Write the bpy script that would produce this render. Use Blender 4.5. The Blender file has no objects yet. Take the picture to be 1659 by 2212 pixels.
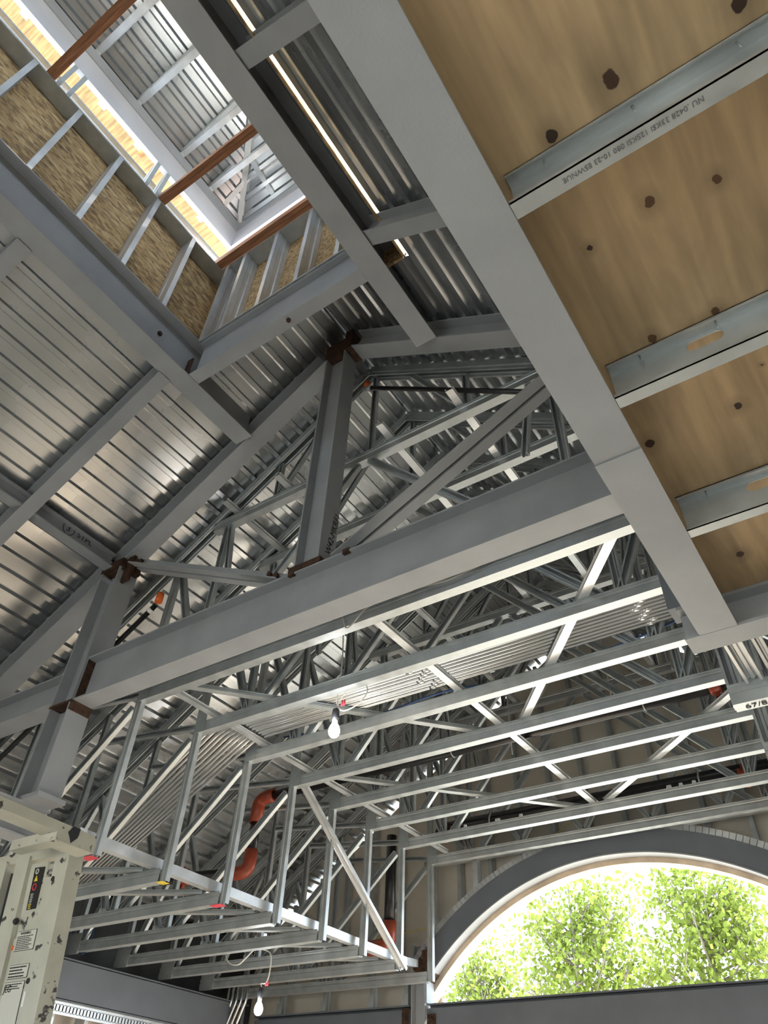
import bpy, bmesh, math, random
from mathutils import Vector, Matrix
random.seed(7)
SC = bpy.context.scene
COL = SC.collection
ZF = 1.6                                   # eye height: all heights below are given from eye level
# ------------------------------------------------------------------ camera
cam_data = bpy.data.cameras.new('camera'); CAM = bpy.data.objects.new('camera', cam_data); COL.objects.link(CAM)
r_ = Vector((0.82903954, 0.55785593, 0.03860313)); d_ = Vector((-0.35782085, 0.58227991, -0.73000983)); f_ = Vector((-0.42971814, 0.59139401, 0.68234555))
CAM.matrix_world = Matrix(((r_.x, -d_.x, -f_.x, 0), (r_.y, -d_.y, -f_.y, 0), (r_.z, -d_.z, -f_.z, ZF), (0, 0, 0, 1)))
cam_data.sensor_fit = 'VERTICAL'; cam_data.sensor_height = 24; cam_data.lens = 1548 / 2212 * 24
cam_data.clip_start = 0.02; cam_data.clip_end = 500
SC.camera = CAM
# ------------------------------------------------------------------ light
SC.view_settings.view_transform = 'Standard'; SC.view_settings.look = 'None'
SC.view_settings.gamma = 1; SC.view_settings.use_curve_mapping = False
SC.view_settings.exposure = 0.0
W = bpy.data.worlds.new('sky'); SC.world = W; W.use_nodes = True
bg = W.node_tree.nodes['Background']
bg.inputs[0].default_value = (0.70, 0.85, 1.0, 1); bg.inputs[1].default_value = 7.6
sun_d = bpy.data.lights.new('sun', 'SUN'); SUN = bpy.data.objects.new('sun', sun_d); COL.objects.link(SUN)
sun_d.energy = 19; sun_d.angle = 0.01; sun_d.color = (1.0, 0.90, 0.78)
SUN.rotation_euler = Vector((-0.12, -0.72, -0.62)).to_track_quat('-Z', 'Y').to_euler()
# ------------------------------------------------------------------ materials
def mat(name, col, rough=0.6, metal=0.0, var=0.0, vscale=6.0, spots=None, sscale=20, sthr=0.7, stretch=(1, 1, 1), rvar=0.0, bump=0.0, bscale=60, extra=None):
    m = bpy.data.materials.new(name); m.use_nodes = True
    nt = m.node_tree; N = nt.nodes; L = nt.links; b = N['Principled BSDF']
    b.inputs['Metallic'].default_value = metal; b.inputs['Roughness'].default_value = rough
    tc = N.new('ShaderNodeTexCoord'); mp = N.new('ShaderNodeMapping'); L.new(tc.outputs['Object'], mp.inputs[0]); mp.inputs['Scale'].default_value = stretch
    cur = None
    base = N.new('ShaderNodeRGB'); base.outputs[0].default_value = (*col, 1); cur = base.outputs[0]
    if var:
        n = N.new('ShaderNodeTexNoise'); n.inputs['Scale'].default_value = vscale; n.inputs['Detail'].default_value = 5; L.new(mp.outputs[0], n.inputs[0])
        rp = N.new('ShaderNodeMapRange'); rp.inputs[1].default_value = 0.3; rp.inputs[2].default_value = 0.7; rp.inputs[3].default_value = 1 - var; rp.inputs[4].default_value = 1 + var
        L.new(n.outputs[0], rp.inputs[0])
        mx = N.new('ShaderNodeVectorMath'); mx.operation = 'MULTIPLY'; L.new(cur, mx.inputs[0]); L.new(rp.outputs[0], mx.inputs[1]); cur = mx.outputs[0]
        if rvar:
            r2 = N.new('ShaderNodeMapRange'); r2.inputs[1].default_value = 0.3; r2.inputs[2].default_value = 0.7; r2.inputs[3].default_value = rough - rvar; r2.inputs[4].default_value = rough + rvar
            L.new(n.outputs[0], r2.inputs[0]); L.new(r2.outputs[0], b.inputs['Roughness'])
    if spots:
        n2 = N.new('ShaderNodeTexNoise'); n2.inputs['Scale'].default_value = sscale; n2.inputs['Detail'].default_value = 6; L.new(mp.outputs[0], n2.inputs[0])
        cr = N.new('ShaderNodeMapRange'); cr.inputs[1].default_value = sthr; cr.inputs[2].default_value = sthr + 0.03; L.new(n2.outputs[0], cr.inputs[0])
        mx = N.new('ShaderNodeMix'); mx.data_type = 'RGBA'; L.new(cr.outputs[0], mx.inputs[0]); L.new(cur, mx.inputs[6]); mx.inputs[7].default_value = (*spots, 1); cur = mx.outputs[2]
    if extra: cur = extra(nt, mp, cur)
    L.new(cur, b.inputs['Base Color'])
    if bump:
        n3 = N.new('ShaderNodeTexNoise'); n3.inputs['Scale'].default_value = bscale; L.new(mp.outputs[0], n3.inputs[0])
        bp = N.new('ShaderNodeBump'); bp.inputs['Strength'].default_value = bump; bp.inputs['Distance'].default_value = 0.01; L.new(n3.outputs[0], bp.inputs['Height']); L.new(bp.outputs[0], b.inputs['Normal'])
    return m
KNOTS = [(0.074, 0.615, .024), (-0.072, 0.649, .017), (0.055, 0.903, .017), (0.196, 0.933, .014), (-0.102, 0.934, .009), (0.069, 1.612, .016), (-0.097, 2.29, .02), (-0.062, 1.263, .017), (0.103, 1.268, .015), (0.324, 0.625, .02), (-0.19, 1.62, .02), (0.30, 1.05, .006), (0.16, 1.5, .005), (0.42, 1.35, .02)]
def ply_extra(nt, mp, cur):
    N = nt.nodes; L = nt.links
    for sx, sy, dist, amp in ((5, 0.8, 1.6, 0.24), (30, 2.0, 0.4, 0.12)):
        wv = N.new('ShaderNodeTexNoise'); wv.inputs['Scale'].default_value = 1; wv.inputs['Detail'].default_value = 4; wv.inputs['Distortion'].default_value = dist
        sm = N.new('ShaderNodeMapping'); sm.inputs['Scale'].default_value = (sx, sy, 1); sm.inputs['Rotation'].default_value = (0, 0, 0.12); L.new(mp.outputs[0], sm.inputs[0]); L.new(sm.outputs[0], wv.inputs[0])
        mr = N.new('ShaderNodeMapRange'); mr.inputs[1].default_value = 0.32; mr.inputs[2].default_value = 0.68; mr.inputs[3].default_value = 1 - amp; mr.inputs[4].default_value = 1 + amp; L.new(wv.outputs[0], mr.inputs[0])
        mx = N.new('ShaderNodeVectorMath'); mx.operation = 'MULTIPLY'; L.new(cur, mx.inputs[0]); L.new(mr.outputs[0], mx.inputs[1]); cur = mx.outputs[0]
    nz = N.new('ShaderNodeTexNoise'); nz.inputs['Scale'].default_value = 40; L.new(mp.outputs[0], nz.inputs[0])
    ns = N.new('ShaderNodeVectorMath'); ns.operation = 'SCALE'; ns.inputs['Scale'].default_value = 0.016; L.new(nz.outputs[1], ns.inputs[0])
    ad = N.new('ShaderNodeVectorMath'); ad.operation = 'ADD'; L.new(mp.outputs[0], ad.inputs[0]); L.new(ns.outputs[0], ad.inputs[1])
    for kx, ky, r in KNOTS:
        k = N.new('ShaderNodeMapping'); k.vector_type = 'POINT'; k.inputs['Location'].default_value = (-(kx + .006) / r, -(ky + .006) / (r * 1.25), 0); k.inputs['Scale'].default_value = (1 / r, 1 / (r * 1.25), 0)
        L.new(ad.outputs[0], k.inputs[0])
        ln = N.new('ShaderNodeVectorMath'); ln.operation = 'LENGTH'; L.new(k.outputs[0], ln.inputs[0])
        # halo
        h = N.new('ShaderNodeMapRange'); h.inputs[1].default_value = 0.7; h.inputs[2].default_value = 2.6; h.inputs[3].default_value = 0.72; h.inputs[4].default_value = 1.0; L.new(ln.outputs['Value'], h.inputs[0])
        m1 = N.new('ShaderNodeVectorMath'); m1.operation = 'MULTIPLY'; L.new(cur, m1.inputs[0]); L.new(h.outputs[0], m1.inputs[1]); cur = m1.outputs[0]
        c = N.new('ShaderNodeMapRange'); c.inputs[1].default_value = 0.62; c.inputs[2].default_value = 0.72; c.inputs[3].default_value = 1; c.inputs[4].default_value = 0; L.new(ln.outputs['Value'], c.inputs[0])
        m2 = N.new('ShaderNodeMix'); m2.data_type = 'RGBA'; L.new(c.outputs[0], m2.inputs[0]); L.new(cur, m2.inputs[6]); m2.inputs[7].default_value = ((0.035, 0.018, 0.010, 1), (0.10, 0.05, 0.022, 1), (0.06, 0.028, 0.015, 1))[int(kx * 1000) % 3]; cur = m2.outputs[2]
    return cur
def osb_extra(nt, mp, cur):
    N = nt.nodes; L = nt.links
    for sc_, rot, dark in ((46, 0.5, (0.22, 0.135, 0.06)), (38, -0.7, (0.56, 0.41, 0.22)), (64, 1.4, (0.13, 0.075, 0.035))):
        m = N.new('ShaderNodeMapping'); m.inputs['Rotation'].default_value = (rot, rot, rot); m.inputs['Scale'].default_value = (1, 0.3, 1.0); L.new(mp.outputs[0], m.inputs[0])
        v = N.new('ShaderNodeTexVoronoi'); v.inputs['Scale'].default_value = sc_; L.new(m.outputs[0], v.inputs[0])
        s = N.new('ShaderNodeSeparateColor'); L.new(v.outputs['Color'], s.inputs[0])
        r = N.new('ShaderNodeMapRange'); r.inputs[1].default_value = 0.62; r.inputs[2].default_value = 0.9; r.inputs[4].default_value = 0.75; L.new(s.outputs[0], r.inputs[0])
        x = N.new('ShaderNodeMix'); x.data_type = 'RGBA'; L.new(r.outputs[0], x.inputs[0]); L.new(cur, x.inputs[6]); x.inputs[7].default_value = (*dark, 1); cur = x.outputs[2]
    return cur
def grain_extra(nt, mp, cur):
    N = nt.nodes; L = nt.links
    n = N.new('ShaderNodeTexNoise'); n.inputs['Scale'].default_value = 14; n.inputs['Detail'].default_value = 6
    s = N.new('ShaderNodeMapping'); s.inputs['Scale'].default_value = (0.25, 3, 3); L.new(mp.outputs[0], s.inputs[0]); L.new(s.outputs[0], n.inputs[0])
    r = N.new('ShaderNodeMapRange'); r.inputs[1].default_value = 0.3; r.inputs[2].default_value = 0.7; r.inputs[3].default_value = 0.55; r.inputs[4].default_value = 1.3; L.new(n.outputs[0], r.inputs[0])
    x = N.new('ShaderNodeVectorMath'); x.operation = 'MULTIPLY'; L.new(cur, x.inputs[0]); L.new(r.outputs[0], x.inputs[1])
    return x.outputs[0]
M = dict(
    primer=mat('grey_primer', (0.31, 0.325, 0.345), 0.5, 0, 0.10, 3, (0.13, 0.13, 0.135), 9, 0.76, bump=0.08, bscale=120),
    primer_dark=mat('shaded_blue_grey_primer', (0.13, 0.145, 0.17), 0.5, 0, 0.10, 3, (0.05, 0.045, 0.045), 9, 0.74),  # darker copy of the grey primer, shade of backlit faces put into the colour
    rust=mat('rust', (0.055, 0.024, 0.012), 0.85, 0, 0.6, 25, (0.02, 0.012, 0.01), 18, 0.58),
    galv=mat('galvanised_steel', (0.47, 0.50, 0.51), 0.46, 0.62, 0.14, 9, stretch=(1, 1, 1), rvar=0.08),
    galv_bright=mat('bright_galvanised_steel', (0.66, 0.68, 0.70), 0.38, 0.7, 0.10, 8, rvar=0.08),
    deck=mat('galvanised_deck', (0.58, 0.60, 0.62), 0.27, 0.92, 0.10, 1.6, rvar=0.05),
    galv_pale=mat('pale_sheet_metal', (0.62, 0.62, 0.66), 0.42, 0.35, 0.06, 3),
    emt=mat('zinc_conduit', (0.74, 0.75, 0.76), 0.25, 0.95, 0.05, 4),
    ply=mat('plywood', (0.47, 0.335, 0.19), 0.6, 0, 0.12, 2.2, extra=ply_extra),
    soffit=mat('soffit_plywood', (0.52, 0.33, 0.14), 0.6, 0, 0.2, 5, (0.42, 0.2, 0.07), 4, 0.66, extra=grain_extra),
    osb=mat('osb', (0.43, 0.28, 0.125), 0.75, 0, 0.1, 8, extra=osb_extra),
    lumber=mat('red_brown_lumber', (0.38, 0.17, 0.085), 0.65, 0, 0.15, 3, extra=grain_extra),
    tape=mat('white_wrap', (0.85, 0.85, 0.85), 0.6),
    tan=mat('tan_sheathing', (0.66, 0.60, 0.52), 0.85, 0, 0.08, 2.5),
    black=mat('black_pipe', (0.014, 0.014, 0.016), 0.32, 0, 0.2, 20),
    red=mat('red_fitting', (0.32, 0.055, 0.025), 0.35, 0, 0.12, 15),
    orange=mat('orange_cap', (0.85, 0.16, 0.03), 0.5),
    cream=mat('lift_paint', (0.50, 0.49, 0.41), 0.5, 0, 0.08, 10, (0.06, 0.055, 0.05), 16, 0.63),
    ink=mat('black_ink', (0.012, 0.012, 0.012), 0.7),
    faint=mat('faint_print', (0.13, 0.135, 0.14), 0.7),
    decal=mat('decal_film', (0.60, 0.59, 0.52), 0.5),
    dark=mat('dark_rubber_and_shade', (0.02, 0.022, 0.026), 0.6),
    yellow=mat('yellow_mark', (0.75, 0.60, 0.05), 0.6),
    pink=mat('red_marker', (0.65, 0.06, 0.09), 0.6),
    eave_shade=mat('dark_eave_shade', (0.025, 0.027, 0.03), 0.5, 0, 0.2, 3),
    cable=mat('white_cable', (0.62, 0.60, 0.55), 0.5),
    blue=mat('blue_armoured_cable', (0.05, 0.09, 0.20), 0.35, 0.6),
    concrete=mat('sunlit_slab', (0.58, 0.50, 0.40), 0.9, 0, 0.15, 1.2),
    ground=mat('ground', (0.62, 0.56, 0.46), 0.95, 0, 0.25, 0.7),
    bark=mat('bark', (0.20, 0.17, 0.14), 0.9, 0, 0.3, 12),
    archwood=mat('arch_lining', (0.62, 0.50, 0.38), 0.8, 0, 0.2, 6),
)
def leaf_mat(name, col):
    m = bpy.data.materials.new(name); m.use_nodes = True; nt = m.node_tree; N = nt.nodes; L = nt.links
    N.remove(N['Principled BSDF']); out = N['Material Output']
    a = N.new('ShaderNodeBsdfDiffuse'); t = N.new('ShaderNodeBsdfTranslucent'); mx = N.new('ShaderNodeMixShader'); mx.inputs[0].default_value = 0.5
    g = N.new('ShaderNodeNewGeometry'); rr = N.new('ShaderNodeMapRange'); rr.inputs[3].default_value = 0.65; rr.inputs[4].default_value = 1.25; L.new(g.outputs['Random Per Island'], rr.inputs[0])
    v = N.new('ShaderNodeVectorMath'); v.operation = 'SCALE'; v.inputs[0].default_value = col; L.new(rr.outputs[0], v.inputs['Scale'])
    L.new(v.outputs[0], a.inputs[0]); L.new(v.outputs[0], t.inputs[0]); L.new(a.outputs[0], mx.inputs[1]); L.new(t.outputs[0], mx.inputs[2]); L.new(mx.outputs[0], out.inputs[0])
    return m
M['leaf'] = leaf_mat('spring_leaf', (0.21, 0.265, 0.055))
def glow_mat():
    m = bpy.data.materials.new('lit_bulb'); m.use_nodes = True; b = m.node_tree.nodes['Principled BSDF']
    b.inputs['Base Color'].default_value = (1, 1, 1, 1); b.inputs['Emission Color'].default_value = (1, 0.97, 0.92, 1); b.inputs['Emission Strength'].default_value = 14
    return m
M['glow'] = glow_mat()
# ------------------------------------------------------------------ mesh helpers
V3 = Vector
class MB:
    def __init__(s): s.v = []; s.f = []; s.smooth = False
    def add(s, vs, fs):
        o = len(s.v); s.v += [V3(p) for p in vs]; s.f += [tuple(i + o for i in f) for f in fs]; return s
    def sweep(s, prof, A, B, up=(0, 0, 1)):
        A = V3(A); B = V3(B); d = (B - A).normalized(); up = V3(up)
        u = d.cross(up)
        if u.length < 1e-5: u = d.cross(V3((0, 1, 0)))
        u.normalize(); w = u.cross(d).normalized(); n = len(prof)
        vs = [A + u * p + w * q for p, q in prof] + [B + u * p + w * q for p, q in prof]
        fs = [(i, (i + 1) % n, n + (i + 1) % n, n + i) for i in range(n)] + [tuple(range(n))[::-1], tuple(range(n, 2 * n))]
        return s.add(vs, fs)
    def box(s, a, b):
        x0, y0, z0 = a; x1, y1, z1 = b
        return s.add([(x0, y0, z0), (x1, y0, z0), (x1, y1, z0), (x0, y1, z0), (x0, y0, z1), (x1, y0, z1), (x1, y1, z1), (x0, y1, z1)],
                     [(3, 2, 1, 0), (4, 5, 6, 7), (0, 1, 5, 4), (1, 2, 6, 5), (2, 3, 7, 6), (3, 0, 4, 7)])
    def bar(s, A, B, w, h, up=(0, 0, 1)): return s.sweep([(-w / 2, -h / 2), (w / 2, -h / 2), (w / 2, h / 2), (-w / 2, h / 2)], A, B, up)
    def tube(s, pts, r, n=10):
        pts = [V3(p) for p in pts]; rings = []; prev = None
        for i, p in enumerate(pts):
            d = (pts[min(i + 1, len(pts) - 1)] - pts[max(i - 1, 0)]).normalized()
            if prev is None:
                u = d.cross(V3((0.3, 0.2, 1)));
                if u.length < 1e-4: u = d.cross(V3((1, 0, 0)))
            else: u = prev - d * prev.dot(d)
            u.normalize(); prev = u; w = d.cross(u)
            rr = r[i] if isinstance(r, (list, tuple)) else r
            rings.append([p + (u * math.cos(2 * math.pi * k / n) + w * math.sin(2 * math.pi * k / n)) * rr for k in range(n)])
        vs = [q for R in rings for q in R]; fs = []
        for i in range(len(rings) - 1):
            for k in range(n): fs.append((i * n + k, i * n + (k + 1) % n, (i + 1) * n + (k + 1) % n, (i + 1) * n + k))
        fs += [tuple(range(n))[::-1], tuple(range((len(rings) - 1) * n, len(rings) * n))]
        s.smooth = True
        return s.add(vs, fs)
    def poly(s, pts, th):                      # planar polygon thickened by the vector th
        n = len(pts); th = V3(th); vs = [V3(p) for p in pts] + [V3(p) + th for p in pts]
        return s.add(vs, [tuple(range(n))[::-1], tuple(range(n, 2 * n))] + [(i, (i + 1) % n, n + (i + 1) % n, n + i) for i in range(n)])
    def ell(s, c, rx, ry, rz, nu=12, nv=8):
        vs = []; c = V3(c)
        for j in range(nv + 1):
            t = math.pi * j / nv
            for i in range(nu):
                p = 2 * math.pi * i / nu; vs.append(c + V3((rx * math.sin(t) * math.cos(p), ry * math.sin(t) * math.sin(p), rz * math.cos(t))))
        fs = [(j * nu + i, (j + 1) * nu + i, (j + 1) * nu + (i + 1) % nu, j * nu + (i + 1) % nu) for j in range(nv) for i in range(nu)]
        s.smooth = True
        return s.add(vs, fs)
def obj(name, mb, m, parent=None, base=None):
    """links one mesh object; vertices are given from eye level and stored about the object's own base"""
    me = bpy.data.meshes.new(name)
    if base is None:
        if parent is not None: base = V3(parent['_b'])
        else:
            xs = [p.x for p in mb.v]; ys = [p.y for p in mb.v]; zs = [p.z for p in mb.v]
            base = V3(((min(xs) + max(xs)) / 2, (min(ys) + max(ys)) / 2, min(zs)))
    base = V3(base)
    me.from_pydata([tuple(p - base) for p in mb.v], [], mb.f)
    bm = bmesh.new(); bm.from_mesh(me); bmesh.ops.remove_doubles(bm, verts=bm.verts, dist=1e-6); bmesh.ops.recalc_face_normals(bm, faces=bm.faces); bm.to_mesh(me); bm.free()
    me.materials.append(M[m] if isinstance(m, str) else m)
    if mb.smooth:
        for p in me.polygons: p.use_smooth = len(p.vertices) <= 4
    o = bpy.data.objects.new(name, me); COL.objects.link(o)
    if parent is not None:
        o.parent = parent; o.location = base - V3(parent['_b'])
    else: o.location = base + V3((0, 0, ZF))
    o['_b'] = tuple(base)
    return o
def tag(o, label, cat, group=None):
    o['label'] = label; o['category'] = cat
    if group: o['group'] = group
    return o
def thing(name, label, cat, base, group=None):
    o = bpy.data.objects.new(name, None); COL.objects.link(o); o.location = V3(base) + V3((0, 0, ZF)); o['_b'] = tuple(base); o.empty_display_size = 0.1
    return tag(o, label, cat, group)
def struct(name, mb, m):
    o = obj(name, mb, m); o['kind'] = 'structure'; return o
def dup(root, delta, label):
    r = root.copy(); COL.objects.link(r); r.location = root.location + V3(delta); r['label'] = label
    for ch in list(root.children):
        c = ch.copy(); COL.objects.link(c); c.parent = r
        for g in ch.children:
            q = g.copy(); COL.objects.link(q); q.parent = c
    return r
def P_I(d, b, tf=0.012, tw=0.009):             # I section, origin at mid depth
    h = d / 2; w = b / 2; t = tw / 2
    return [(-w, -h), (w, -h), (w, -h + tf), (t, -h + tf), (t, h - tf), (w, h - tf), (w, h), (-w, h), (-w, h - tf), (-t, h - tf), (-t, -h + tf), (-w, -h + tf)]
def P_U(b, d, t=0.0035, lip=0.008):            # chord: open topped channel with grooved sides, origin at the bottom face
    w = b / 2
    out = [(-w - lip, d), (-w - lip, d - t), (-w, d - t), (-w, d * .78), (-w + .006, d * .72), (-w + .006, d * .62), (-w, d * .56), (-w, 0), (w, 0), (w, d * .56), (w - .006, d * .62), (w - .006, d * .72), (w, d * .78), (w, d - t), (w + lip, d - t), (w + lip, d)]
    inn = [(w - t, d), (w - t, d * .78), (w - .006 - t, d * .72), (w - .006 - t, d * .62), (w - t, d * .56), (w - t, t), (-w + t, t), (-w + t, d * .56), (-w + .006 + t, d * .62), (-w + .006 + t, d * .72), (-w + t, d * .78), (-w + t, d)]
    return out + inn
def P_C(b, d, t=0.003, lip=0.012, groove=True):    # stud: d across the web, b flange; web on the -u side, open to +u
    h = d / 2; w = b / 2
    g = [(-w, h * .35), (-w + .005, h * .2), (-w + .005, -h * .2), (-w, -h * .35)] if groove else []
    o = [(-w, h)] + g + [(-w, -h), (w, -h), (w, -h + lip), (w - t, -h + lip), (w - t, -h + t), (-w + t, -h + t)]
    gi = [(-w + t, -h * .35), (-w + t + .005, -h * .2), (-w + t + .005, h * .2), (-w + t, h * .35)] if groove else []
    return o + gi + [(-w + t, h - t), (w - t, h - t), (w - t, h - lip), (w, h - lip), (w, h)]
def P_L(a, t=0.008): return [(0, 0), (a, 0), (a, t), (t, t), (t, a), (0, a)]
RX = -2.48                                     # ridge line
def zd(x): return 5.52 - 0.667 * abs(x - RX)   # underside of the main roof deck
# ------------------------------------------------------------------ setting: ground, deck, walls
struct('floor', MB().box((-7.6, -9, -1.7), (9, 8.1, -1.6)), 'concrete')
struct('ground', MB().box((-60, -40, -1.75), (60, 60, -1.701)), 'ground')
def deck_piece(name, A, B, along, pitch=0.152, depth=0.040, th=0.004):
    """ribbed sheet: A->B crosses the ribs, 'along' is the rib run; the outward (upper) side is +up"""
    A = V3(A); B = V3(B); al = V3(along); d = (B - A); ln = d.length; d.normalize(); up = d.cross(al).normalized()
    if up.z < 0: up = -up
    pr = []; s0 = 0.0
    while s0 < ln - 1e-6:
        for a, h in ((0, depth), (0.088, depth), (0.100, 0), (0.140, 0), (0.152, depth)):
            t = s0 + a
            if t <= ln + 1e-6: pr.append((t, h))
        s0 += pitch
    mb = MB(); n = len(pr)
    lo = [A + d * t + up * h for t, h in pr]; hi = [p + up * th for p in lo]
    vs = lo + [p + al for p in lo] + hi + [p + al for p in hi]
    fs = [(i, i + 1, n + i + 1, n + i) for i in range(n - 1)] + [(2 * n + i, 3 * n + i, 3 * n + i + 1, 2 * n + i + 1) for i in range(n - 1)]
    fs += [(i, 2 * n + i, 2 * n + i + 1, i + 1) for i in range(n - 1)] + [(n + i, n + i + 1, 3 * n + i + 1, 3 * n + i) for i in range(n - 1)]
    fs += [(0, n, 3 * n, 2 * n), (n - 1, 3 * n - 1, 4 * n - 1, 2 * n - 1)]
    mb.add(vs, fs); return struct(name, mb, 'deck')
Y0, Y1 = -3.6, 8.15
CX0, CX1, CY0, CY1 = -3.617, -1.403, -2.12, 2.04    # hole of the lantern
for xe, xc in ((-7.75, CX0), (2.62, CX1)):       # left and right slopes, ribs counted from the eave
    deck_piece('ceiling', (xe, CY0, zd(xe)), (xc, CY0, zd(xc)), (0, CY1 - CY0, 0))
    deck_piece('ceiling', (xe, CY1, zd(xe)), (RX, CY1, zd(RX)), (0, Y1 - CY1, 0))
    deck_piece('ceiling', (xe, Y0, zd(xe)), (RX, Y0, zd(RX)), (0, CY0 - Y0, 0))
struct('trim_1', MB().poly([(RX - .2, CY1 + .02, zd(RX) - .07), (RX, CY1 + .02, zd(RX) + .065), (RX + .2, CY1 + .02, zd(RX) - .07), (RX, CY1 + .02, zd(RX) + .075)], (0, 6.1, 0)), 'deck')
# gable wall with the arched opening
ACX, ACZ, ARO, ARI = -2.53, -0.36, 3.10, 2.90
mb = MB(); N_ = 96; xs = [-7.5 + 10.0 * i / N_ for i in range(N_ + 1)]
def hole_top(x):
    dx = abs(x - ACX)
    return ACZ + math.sqrt(max(0.0, 3.02 ** 2 - dx * dx)) if dx < 2.20 else None
for i in range(N_):
    xm = (xs[i] + xs[i + 1]) / 2; h = hole_top(xm)
    lo = -1.6 if h is None else None
    z0a = -1.6 if h is None else hole_top(min(max(xs[i], ACX - 2.199), ACX + 2.199)); z0b = -1.6 if h is None else hole_top(min(max(xs[i + 1], ACX - 2.199), ACX + 2.199))
    a, b = xs[i], xs[i + 1]; za, zb = zd(a) - .02, zd(b) - .02
    mb.add([(a, 7.98, z0a), (b, 7.98, z0b), (b, 7.98, zb), (a, 7.98, za), (a, 8.02, z0a), (b, 8.02, z0b), (b, 8.02, zb), (a, 8.02, za)],
           [(0, 1, 2, 3), (5, 4, 7, 6), (1, 0, 4, 5), (3, 2, 6, 7)])
struct('wall_far', mb, 'tan')
struct('wall_right_unseen', MB().box((2.6, -3.6, -1.6), (2.66, 7.97, zd(2.6) - .02)), 'tan')  # out of view, added to shut off sky light from the right
mb = MB(); OX0, OX1, OZ = -5.2, 1.6, 0.75  # opening shaped to let some cool sky light in from behind
mb.poly([(-7.44, -3.58, -1.6), (OX0, -3.58, -1.6), (OX0, -3.58, OZ), (OX0, -3.58, zd(OX0) - .02), (-7.44, -3.58, zd(-7.44) - .02)], (0, .08, 0))
mb.poly([(OX0, -3.58, OZ), (OX1, -3.58, OZ), (OX1, -3.58, zd(OX1) - .02), (RX, -3.58, zd(RX) - .02), (OX0, -3.58, zd(OX0) - .02)], (0, .08, 0))
mb.poly([(OX1, -3.58, -1.6), (2.59, -3.58, -1.6), (2.59, -3.58, zd(2.59) - .02), (OX1, -3.58, zd(OX1) - .02)], (0, .08, 0))
struct('wall_near_unseen', mb, 'tan')  # out of view, added to cut the light from behind the camera
struct('wall_left', MB().box((-7.52, -3.5, -1.6), (-7.45, 7.98, 1.10)), 'tan')
struct('wall_left', MB().box((-7.52, -3.5, 1.101), (-7.45, 7.98, zd(-7.45) - 0.02)), 'eave_shade')  # near-black colour puts the shade under the eave into the wall
# ------------------------------------------------------------------ steel frame
def ibeam(mb, A, B, d, b, up=(0, 0, 1), tf=0.013, tw=0.010): return mb.sweep(P_I(d, b, tf, tw), A, B, up)
FY = 2.72; FW = 0.16
def plate(parent, a, b, m='rust', name='weld_plate'): return obj(name, MB().box(a, b), m, parent)
def bolts(parent, pts, axis, r=0.016, l=0.03, m='rust'):
    for p in pts:
        p = V3(p); ax = V3(axis); obj('bolt', MB().tube([p, p + ax * l], r, 6), m, parent)
# tie beam
t = thing('tie_beam', 'long grey steel beam crossing the whole frame under the king post', 'beam', (-2.5, FY, 2.49))
obj('beam_body', ibeam(MB(), (-4.66, FY, 2.675), (-0.43, FY, 2.675), 0.36, FW), 'primer', t)
plate(t, (-4.655, FY - .07, 2.51), (-4.645, FY + .07, 2.85)); plate(t, (-2.66, FY - .05, 2.856), (-2.26, FY + .05, 2.866))
for x in (-2.66, -2.22): plate(t, (x, FY - FW / 2 - .004, 2.835), (x + .05, FY - FW / 2 + .02, 2.87), 'rust', 'weld_bead')
# king post
def column(name, label, x0, x1, z0, z1, yc, w, m='primer'):
    t = thing(name, label, 'column', ((x0 + x1) / 2, yc, z0))
    xc = (x0 + x1) / 2; d = x1 - x0
    obj('column_body', MB().sweep(P_I(d, w), (xc, yc, z0), (xc, yc, z1), (1, 0, 0)), m, t); return t
kp = column('king_post', 'upright grey steel post in the middle of the frame, rusty at both ends', -2.625, -2.42, 2.856, 5.22, FY, 0.16)
plate(kp, (-2.66, FY - .085, 2.857), (-2.40, FY + .085, 2.90)); plate(kp, (-2.635, FY - .083, 5.20), (-2.405, FY + .083, 5.38))
def text(body, name, parent, loc, xdir, ydir, size, m='ink', th=0.0006, align='LEFT'):
    cu = bpy.data.curves.new(name, 'FONT'); cu.body = body; cu.size = size; cu.extrude = th; cu.align_x = align; cu.resolution_u = 3
    tmp = bpy.data.objects.new(name, cu); COL.objects.link(tmp)
    dg = bpy.context.evaluated_depsgraph_get(); me = bpy.data.meshes.new_from_object(tmp.evaluated_get(dg)); bpy.data.objects.remove(tmp)
    x = V3(xdir).normalized(); y = V3(ydir).normalized(); z = x.cross(y)
    R = Matrix((x, y, z)).transposed().to_4x4(); R.translation = V3(loc) - V3(parent['_b'])
    me.transform(R); me.materials.clear(); me.materials.append(M[m]); o = bpy.data.objects.new(name, me); COL.objects.link(o); o.parent = parent; o['_b'] = parent['_b']; return o
text('W42-MKRF1', 'lettering', kp, (-2.418, FY + .03, 2.98), (0, .15, 1), (0, -1, .1), 0.075)
lc = column('steel_column', 'grey steel column at far left, rusty where the beams meet it', -4.89, -4.65, 1.80, 3.80, FY, 0.19)
plate(lc, (-4.895, FY - .098, 2.475), (-4.64, FY + .098, 2.495)); plate(lc, (-4.652, FY - .09, 2.42), (-4.642, FY + .09, 2.48)); plate(lc, (-4.90, FY - .10, 3.75), (-4.635, FY + .10, 3.83)); plate(lc, (-4.93, FY - .11, 1.78), (-4.60, FY + .11, 1.81), 'primer', 'base_plate')
plate(lc, (-4.66, FY - .05, 3.60), (-4.56, FY - .02, 3.86), 'rust', 'gusset_plate')
rc = tag(obj('steel_column', MB().box((-0.42, 2.49, 1.669), (-0.18, 2.602, 3.86)), 'primer_dark'), 'dark grey steel column standing at the end of the wide plywood-edge beam', 'column')
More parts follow.
